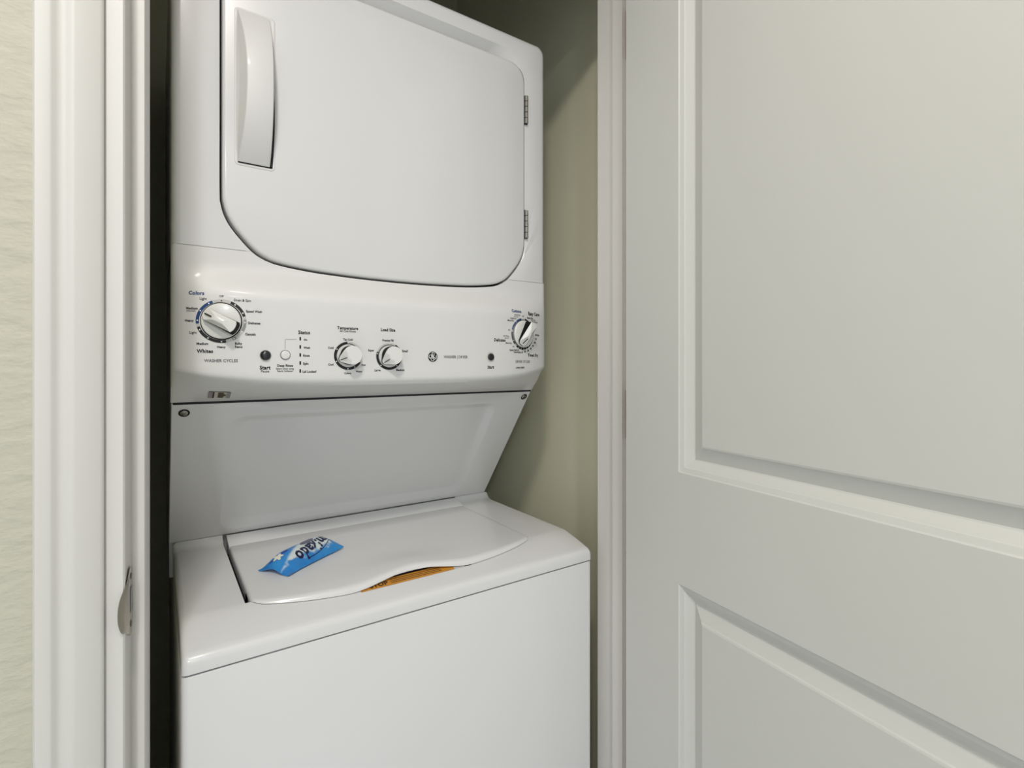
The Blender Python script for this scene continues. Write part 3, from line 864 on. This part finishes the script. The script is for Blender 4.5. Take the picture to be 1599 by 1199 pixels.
# --- hinge strip and lid
LT = -0.3435
hs = [(1.1468, -0.3350), (1.1455, -0.3342), (1.138, -0.3358), (1.1060, -0.3432), (1.1045, -0.3440), (1.1042, -0.3600), (1.147, -0.3600)]
extrude_profile('lid_hinge_strip', [(y, H + z) for y, z in hs], 'x', LX0, LX1, 'enamel', app, smooth=30)
LC = (LX0 + LX1)/2; LH = (LX1 - LX0)/2
def scoop(X):
    return sm(0, 1, 1 - abs((X - 0.352)/0.112)) if abs(X - 0.352) < 0.112 else 0.0
def lid_front(X):
    s_ = abs((X - LC)/LH)
    return 0.828 - 0.034*(1 - s_**3) + 0.016*scoop(X)
lxs = [LX0 + LH*2*k/60 for k in range(61)]
lxs = sorted(set([LX0, LX0+0.0008, LX0+0.0025, LX0+0.005] + lxs[1:-1] + [LX1-0.005, LX1-0.0025, LX1-0.0008, LX1]))
v = []
for X in lxs:
    d = min(X - LX0, LX1 - X)
    r = 0.0055
    e = 0.0 if d >= r else r - math.sqrt(max(0, r*r - (r-d)**2))
    rc = 0.018                                     # rounded front corners in plan
    cy = 0.0 if d >= rc else rc - math.sqrt(max(0, rc*rc - (rc-d)**2))
    yf = lid_front(X) + cy
    sc = scoop(X)
    top_ = LT - e
    up = 0.0065*sc
    dz_ = deckz(yf) + 0.0012
    lipb = min(top_ - 0.003, dz_ + 0.0068*sc)
    ct = top_ + up
    lip = ct - lipb
    col_ = [(1.1035, top_ - 0.016), (1.1032, top_ - 0.0012), (1.1015, top_), (1.05, top_), (1.0, top_), (0.95, top_), (0.92, top_), (0.90, top_ + up*0.06), (0.88, top_ + up*0.28), (0.865, top_ + up*0.55), (max(0.85, yf+0.016), top_ + up*0.82),
            (yf + 0.0115, ct - 0.0002), (yf + 0.0075, ct - lip*0.07), (yf + 0.0042, ct - lip*0.20), (yf + 0.0018, ct - lip*0.42), (yf + 0.0004, ct - lip*0.72), (yf, lipb + 0.0008), (yf + 0.0012, lipb), (yf + 0.006, lipb + 0.0004), (yf + 0.03, lipb + 0.0035), (yf + 0.04, min(top_ - 0.004, lipb))]
    v += [(X, y, H + z) for y, z in col_]
nr = len(col_)
f = grid_faces(len(lxs), nr)
for i in (0, len(lxs)-1):
    o_ = len(v); idx = [i*nr + j for j in range(nr)]
    for q in idx: v.append((v[q][0], v[q][1], H - 0.362 if v[q][1] > 0.86 else v[q][2] - 0.001))
    for k in range(nr-1): f.append((idx[k], idx[k+1], o_+k+1, o_+k))
lid = mk('washer_lid', v, f, 'enamel', app, smooth=40)
lid['label'] = 'white washer lid with a bowed front lip'

# warning label on the deck, showing in the finger gap under the lid's lip
def dk(X, Y, out=0.0006): return (X, Y, H + deckz(Y) + out)
def dpatch(name, x0, x1, y0, y1, m, out, nx=6):
    ys = [y0 + (y1-y0)*k/3 for k in range(4)]
    v = [dk(x0 + (x1-x0)*i/nx, y, out) for y in ys for i in range(nx+1)]
    return mk(name, v, grid_faces(4, nx+1), m, deck)
wl = dpatch('warning_label', 0.262, 0.425, 0.7965, 0.8375, 'orange', 0.0006)
wl['label'] = 'orange warning label under the lid lip'
dpatch('label_corner', 0.425, 0.445, 0.7968, 0.835, 'pale', 0.0007, 2)
dpatch('label_corner', 0.445, 0.458, 0.7965, 0.835, 'brown', 0.0007, 2)
for y in (0.8005, 0.8045, 0.8085): dpatch('label_print', 0.312, 0.402, y, y + 0.0012, 'brown', 0.0010)
dpatch('label_print', 0.30, 0.41, 0.8135, 0.8375, 'rubber_and_shade', 0.0010)
(vs, fs), = text_polys([('STOP', 1)])
mk('label_lettering', [dk(0.2925 + a*0.030, 0.8035 + b*0.030*1.0, 0.0011) for a, b in vs], fs, 'brown', deck)

# --- washer cabinet
fr = []
WF = 0.7565
prof_c = [(WXL, BACK), (WXL, WF + 0.010), (WXL + 0.0008, WF + 0.0055), (WXL + 0.003, WF + 0.0022), (WXL + 0.007, WF + 0.0003), (WXL + 0.012, WF)]
prof_c += [(WXL + WXR - x, y) for x, y in prof_c[::-1]]
top_z, n = H - 0.3888, len(prof_c)
v = []
for z, ins in ((0.02, 0.0), (top_z - 0.002, 0.0), (top_z - 0.0005, 0.0007), (top_z, 0.002)):
    v += [(XC + 0.0075 + (x - XC - 0.0075)*(1 - ins/0.34), y + (ins if y < 1 else 0), z) for x, y in prof_c]
f = grid_faces(4, n, closed=True) + [tuple(range(n)), tuple(range(3*n, 4*n))]
wc = mk('washer_cabinet', v, f, 'enamel', app, smooth=35)
wc['label'] = 'plain white washer front below the deck'
box('deck_gap', WXL + 0.004, WXR - 0.004, WF + 0.0035, BACK, top_z - 0.001, H - 0.3855, 'rubber_and_shade', app)
box('console_gap', XL + 0.003, XR - 0.003, 0.9460, 0.96, H - 0.0640, H - 0.0602, 'rubber_and_shade', app)
for fx in (WXL + 0.05, WXR - 0.05):
    for fy in (WF + 0.06, BACK - 0.06):
        vv = [(fx + 0.02*math.cos(2*math.pi*k/12), fy + 0.02*math.sin(2*math.pi*k/12), z) for z in (0.0, 0.022) for k in range(12)]
        mk('foot', vv, grid_faces(2, 12, closed=True) + [tuple(range(12)), tuple(range(12, 24))], 'rubber_and_shade', app, smooth=40)

# ------------------------------------------------------------------ the blue packet on the lid
PKC = Vector((0.2120, 0.9560, H + LT + 0.0002))
PKA = math.radians(35.0)
PL_, PW = 0.0670, 0.0325                   # half length, half width
pe, pn = Vector((math.cos(PKA), math.sin(PKA), 0)), Vector((-math.sin(PKA), math.cos(PKA), 0))
def pk_w(u): return PW*(0.90 + 0.10*abs(u)**3)
def pk_prof(q):                             # sloping front, ridge towards the back
    if q < 0.30: return 1 - (1 - (q + 1)/1.30)**2
    return 1 - ((q - 0.30)/0.70)**2.4
def pk_lift(u, q):                          # the crimped ends stand up in soft waves
    e = abs(u)**7
    if u < 0: return e*(0.0035 + 0.0035*math.sin(q*3.6 + 1.2))
    return e*(0.0050 + 0.0030*math.sin(q*3.4 + 2.6))
def pk_top(u, q):
    wr = 0.0007*math.sin(13*u + 4*q)*abs(u)**2*(1 - abs(u)**8)
    return 0.0022 + 0.0235*(1 - abs(u)**(4.5 if u < 0 else 8))*pk_prof(q) + pk_lift(u, q) + wr
def pk_bot(u, q):
    t = pk_top(u, q)
    side = 0.0028*abs(q)**5*(1 - abs(u)**5)
    return min(t - 0.0004, 0.0003 + pk_lift(u, q) + side)
def pkp(u, q, h): return PKC + pe*(u*PL_) + pn*(q*pk_w(u)) + Vector((0, 0, h))
nu, nq = 48, 24
v = []
for i in range(nu+1):
    u = -1 + 2*i/nu
    ring = []
    for j in range(nq+1):
        q = -1 + 2*j/nq
        qq = math.sin(q*math.pi/2)
        ring.append(pkp(u, qq, pk_top(u, qq)))
    for j in range(nq-1, 0, -1):
        q = -1 + 2*j/nq
        qq = math.sin(q*math.pi/2)
        ring.append(pkp(u, qq, pk_bot(u, qq)))
    v += ring
nc = 2*nq
f = grid_faces(nu+1, nc, closed=True)
for base_ in (0, nu*nc):
    for j in range(nq):
        a, b = base_ + j, base_ + j + 1
        c, d = base_ + (nc - j - 1) % nc, base_ + (nc - j) % nc
        q4 = [a, b, c, d]
        q4 = list(dict.fromkeys(q4))
        if len(q4) >= 3: f.append(tuple(q4))
# film material: blue with a pale wave across the back half
m = bpy.data.materials.new('packet_film'); m.use_nodes = True
nt = m.node_tree; bs = nt.nodes['Principled BSDF']
bs.inputs['Roughness'].default_value = 0.28
bs.inputs['Coat Weight'].default_value = 0.3
tc = nt.nodes.new('ShaderNodeTexCoord'); sx_ = nt.nodes.new('ShaderNodeSeparateXYZ')
nt.links.new(tc.outputs['Object'], sx_.inputs['Vector'])
def mth(op, a, b=None, c=None):
    n_ = nt.nodes.new('ShaderNodeMath'); n_.operation = op
    for k, q in enumerate((a, b, c)):
        if q is None: continue
        if isinstance(q, (int, float)): n_.inputs[k].default_value = q
        else: nt.links.new(q, n_.inputs[k])
    return n_.outputs[0]
noi = nt.nodes.new('ShaderNodeTexNoise'); noi.inputs['Scale'].default_value = 75; noi.inputs['Detail'].default_value = 3
nt.links.new(tc.outputs['Object'], noi.inputs['Vector'])
# lower (front) edge of the pale area rises to the right, with a cloudy border; left edge slants
e1 = mth('SUBTRACT', sx_.outputs['Y'], mth('MULTIPLY_ADD', sx_.outputs['X'], -0.05, -0.0165))
e1 = mth('ADD', e1, mth('MULTIPLY', mth('SUBTRACT', noi.outputs['Fac'], 0.5), 0.022))
e2 = mth('MULTIPLY', mth('ADD', mth('MULTIPLY_ADD', sx_.outputs['Y'], -2.3, 0.030), sx_.outputs['X']), 0.4)
e2 = mth('ADD', e2, mth('MULTIPLY', mth('SUBTRACT', noi.outputs['Fac'], 0.5), 0.006))
e3 = mth('SUBTRACT', mth('MULTIPLY_ADD', sx_.outputs['Y'], 0.35, 0.058), sx_.outputs['X'])
mk_ = mth('MINIMUM', mth('MINIMUM', e1, e2), e3)
rp = nt.nodes.new('ShaderNodeMapRange'); rp.inputs['From Min'].default_value = -0.002; rp.inputs['From Max'].default_value = 0.0045; rp.interpolation_type = 'SMOOTHSTEP'
nt.links.new(mk_, rp.inputs['Value'])
noi2 = nt.nodes.new('ShaderNodeTexNoise'); noi2.inputs['Scale'].default_value = 45
nt.links.new(tc.outputs['Object'], noi2.inputs['Vector'])
mA = nt.nodes.new('ShaderNodeMix'); mA.data_type = 'RGBA'
mA.inputs['A'].default_value = (0.006, 0.13, 0.52, 1); mA.inputs['B'].default_value = (0.04, 0.34, 0.72, 1)
nt.links.new(noi2.outputs['Fac'], mA.inputs['Factor'])
mB = nt.nodes.new('ShaderNodeMix'); mB.data_type = 'RGBA'
nt.links.new(mA.outputs['Result'], mB.inputs['A']); mB.inputs['B'].default_value = (0.66, 0.74, 0.74, 1)
nt.links.new(rp.outputs['Result'], mB.inputs['Factor'])
nt.links.new(mB.outputs['Result'], bs.inputs['Base Color'])
M['film'] = m
pk_root = empty('tissue_packet', tuple(PKC), 'blue and white pillow packet lying on the washer lid', 'packet')
pk_root.rotation_euler = (0, 0, PKA)
inv = Matrix.Rotation(-PKA, 4, 'Z')
def pmk(name, verts, faces, mname, parent, smooth=None):
    me = bpy.data.meshes.new(name)
    me.from_pydata([tuple(inv @ (Vector(p) - PKC)) for p in verts], [], faces)
    me.materials.append(M[mname])
    bm = bmesh.new(); bm.from_mesh(me); bmesh.ops.recalc_face_normals(bm, faces=bm.faces); bm.to_mesh(me); bm.free()
    if smooth is not None:
        for p in me.polygons: p.use_smooth = True
        me.set_sharp_from_angle(angle=math.radians(smooth))
    ob = bpy.data.objects.new(name, me); COL.objects.link(ob); ob.parent = parent
    return ob
body = pmk('wrapper', v, f, 'film', pk_root, smooth=70)
def on_pk(a, b, out=0.0005):               # a along in metres, b across in metres (towards the back positive)
    u = max(-1, min(1, a/PL_)); q = max(-0.98, min(0.98, b/pk_w(u)))
    return PKC + pe*a + pn*b + Vector((0, 0, pk_top(u, q) + out))
(vs, fs), = text_polys([('mikado', 1)])
ta = math.radians(180 + 8.5)
def tmap(a, b): return (0.0115 + (a*math.cos(ta) - b*math.sin(ta)), -0.0105 + (a*math.sin(ta) + b*math.cos(ta)))
pmk('brand_lettering', [on_pk(*tmap(a*0.084 + b*0.084*0.15, b*0.084*1.0), 0.0007) for a, b in vs], fs, 'navy', body)
ul = catmull([tmap(-0.043, 0.0060), tmap(-0.020, 0.0105), tmap(0.004, 0.0110), tmap(0.027, 0.0085)], 6)
rb = ribbon(ul, 0.0010)
vv, ff = [], []
for q in rb:
    k = len(vv); vv += [on_pk(a, b, 0.0007) for a, b in q]; ff.append((k, k+1, k+2, k+3))
pmk('underline_stroke', vv, ff, 'navy', body)
def ell(cx_, cy_, ra, rb_, ang, n=20): return [(cx_ + ra*math.cos(2*math.pi*k/n)*math.cos(ang) - rb_*math.sin(2*math.pi*k/n)*math.sin(ang), cy_ + ra*math.cos(2*math.pi*k/n)*math.sin(ang) + rb_*math.sin(2*math.pi*k/n)*math.cos(ang)) for k in range(n)]
def decal(name, pts, mname, out): 
    cxm = sum(p[0] for p in pts)/len(pts); cym = sum(p[1] for p in pts)/len(pts)
    vv = [on_pk(cxm, cym, out)] + [on_pk(a, b, out) for a, b in pts]
    return pmk(name, vv, [(0, k+1, (k+1) % len(pts) + 1) for k in range(len(pts))], mname, body)
decal('oval_emblem', ell(0.015, 0.0070, 0.0165, 0.0060, math.radians(4)), 'slate', 0.0005)
for ang in (20, 95, 170, 245, 320):
    a = math.radians(ang)
    decal('flower_petal', ell(-0.0500 + 0.0042*math.cos(a), 0.0075 + 0.0042*math.sin(a), 0.0046, 0.0026, a, 10), 'petal', 0.0006 + ang*1e-6)
decal('leaf_print', ell(-0.0375, 0.0085, 0.0095, 0.0026, math.radians(-12), 12), 'leaf', 0.0005)
decal('leaf_print', ell(-0.0570, 0.0120, 0.0060, 0.0018, math.radians(-35), 12), 'leaf', 0.0005)

# ------------------------------------------------------------------ ceiling lamps of the hall, the far one an added fill
for (lx, ly, lz), lab in ((LAMP_A, 'round flush ceiling lamp just outside the closet'), (FILL_LAMP, 'added unseen fill lamp on the ceiling farther down the hall')):
    t = empty('ceiling_lamp', (lx, ly, CEIL), lab, 'lamp')
    n = 32
    v = []
    for r, z in ((0.16, 0.0), (0.16, -0.028), (0.152, -0.034), (0.140, -0.034)): v += [(lx + r*math.cos(2*math.pi*k/n), ly + r*math.sin(2*math.pi*k/n), CEIL + z) for k in range(n)]
    mk('lamp_ring', v, grid_faces(4, n, closed=True), 'trim', t, smooth=40)
    v = []
    for r, z in ((0.142, -0.033), (0.12, -0.050), (0.08, -0.062), (0.03, -0.068)): v += [(lx + r*math.cos(2*math.pi*k/n), ly + r*math.sin(2*math.pi*k/n), CEIL + z) for k in range(n)]
    mk('lamp_diffuser', v, grid_faces(4, n, closed=True) + [tuple(range(3*n, 4*n))], 'lampglow', t, smooth=60)
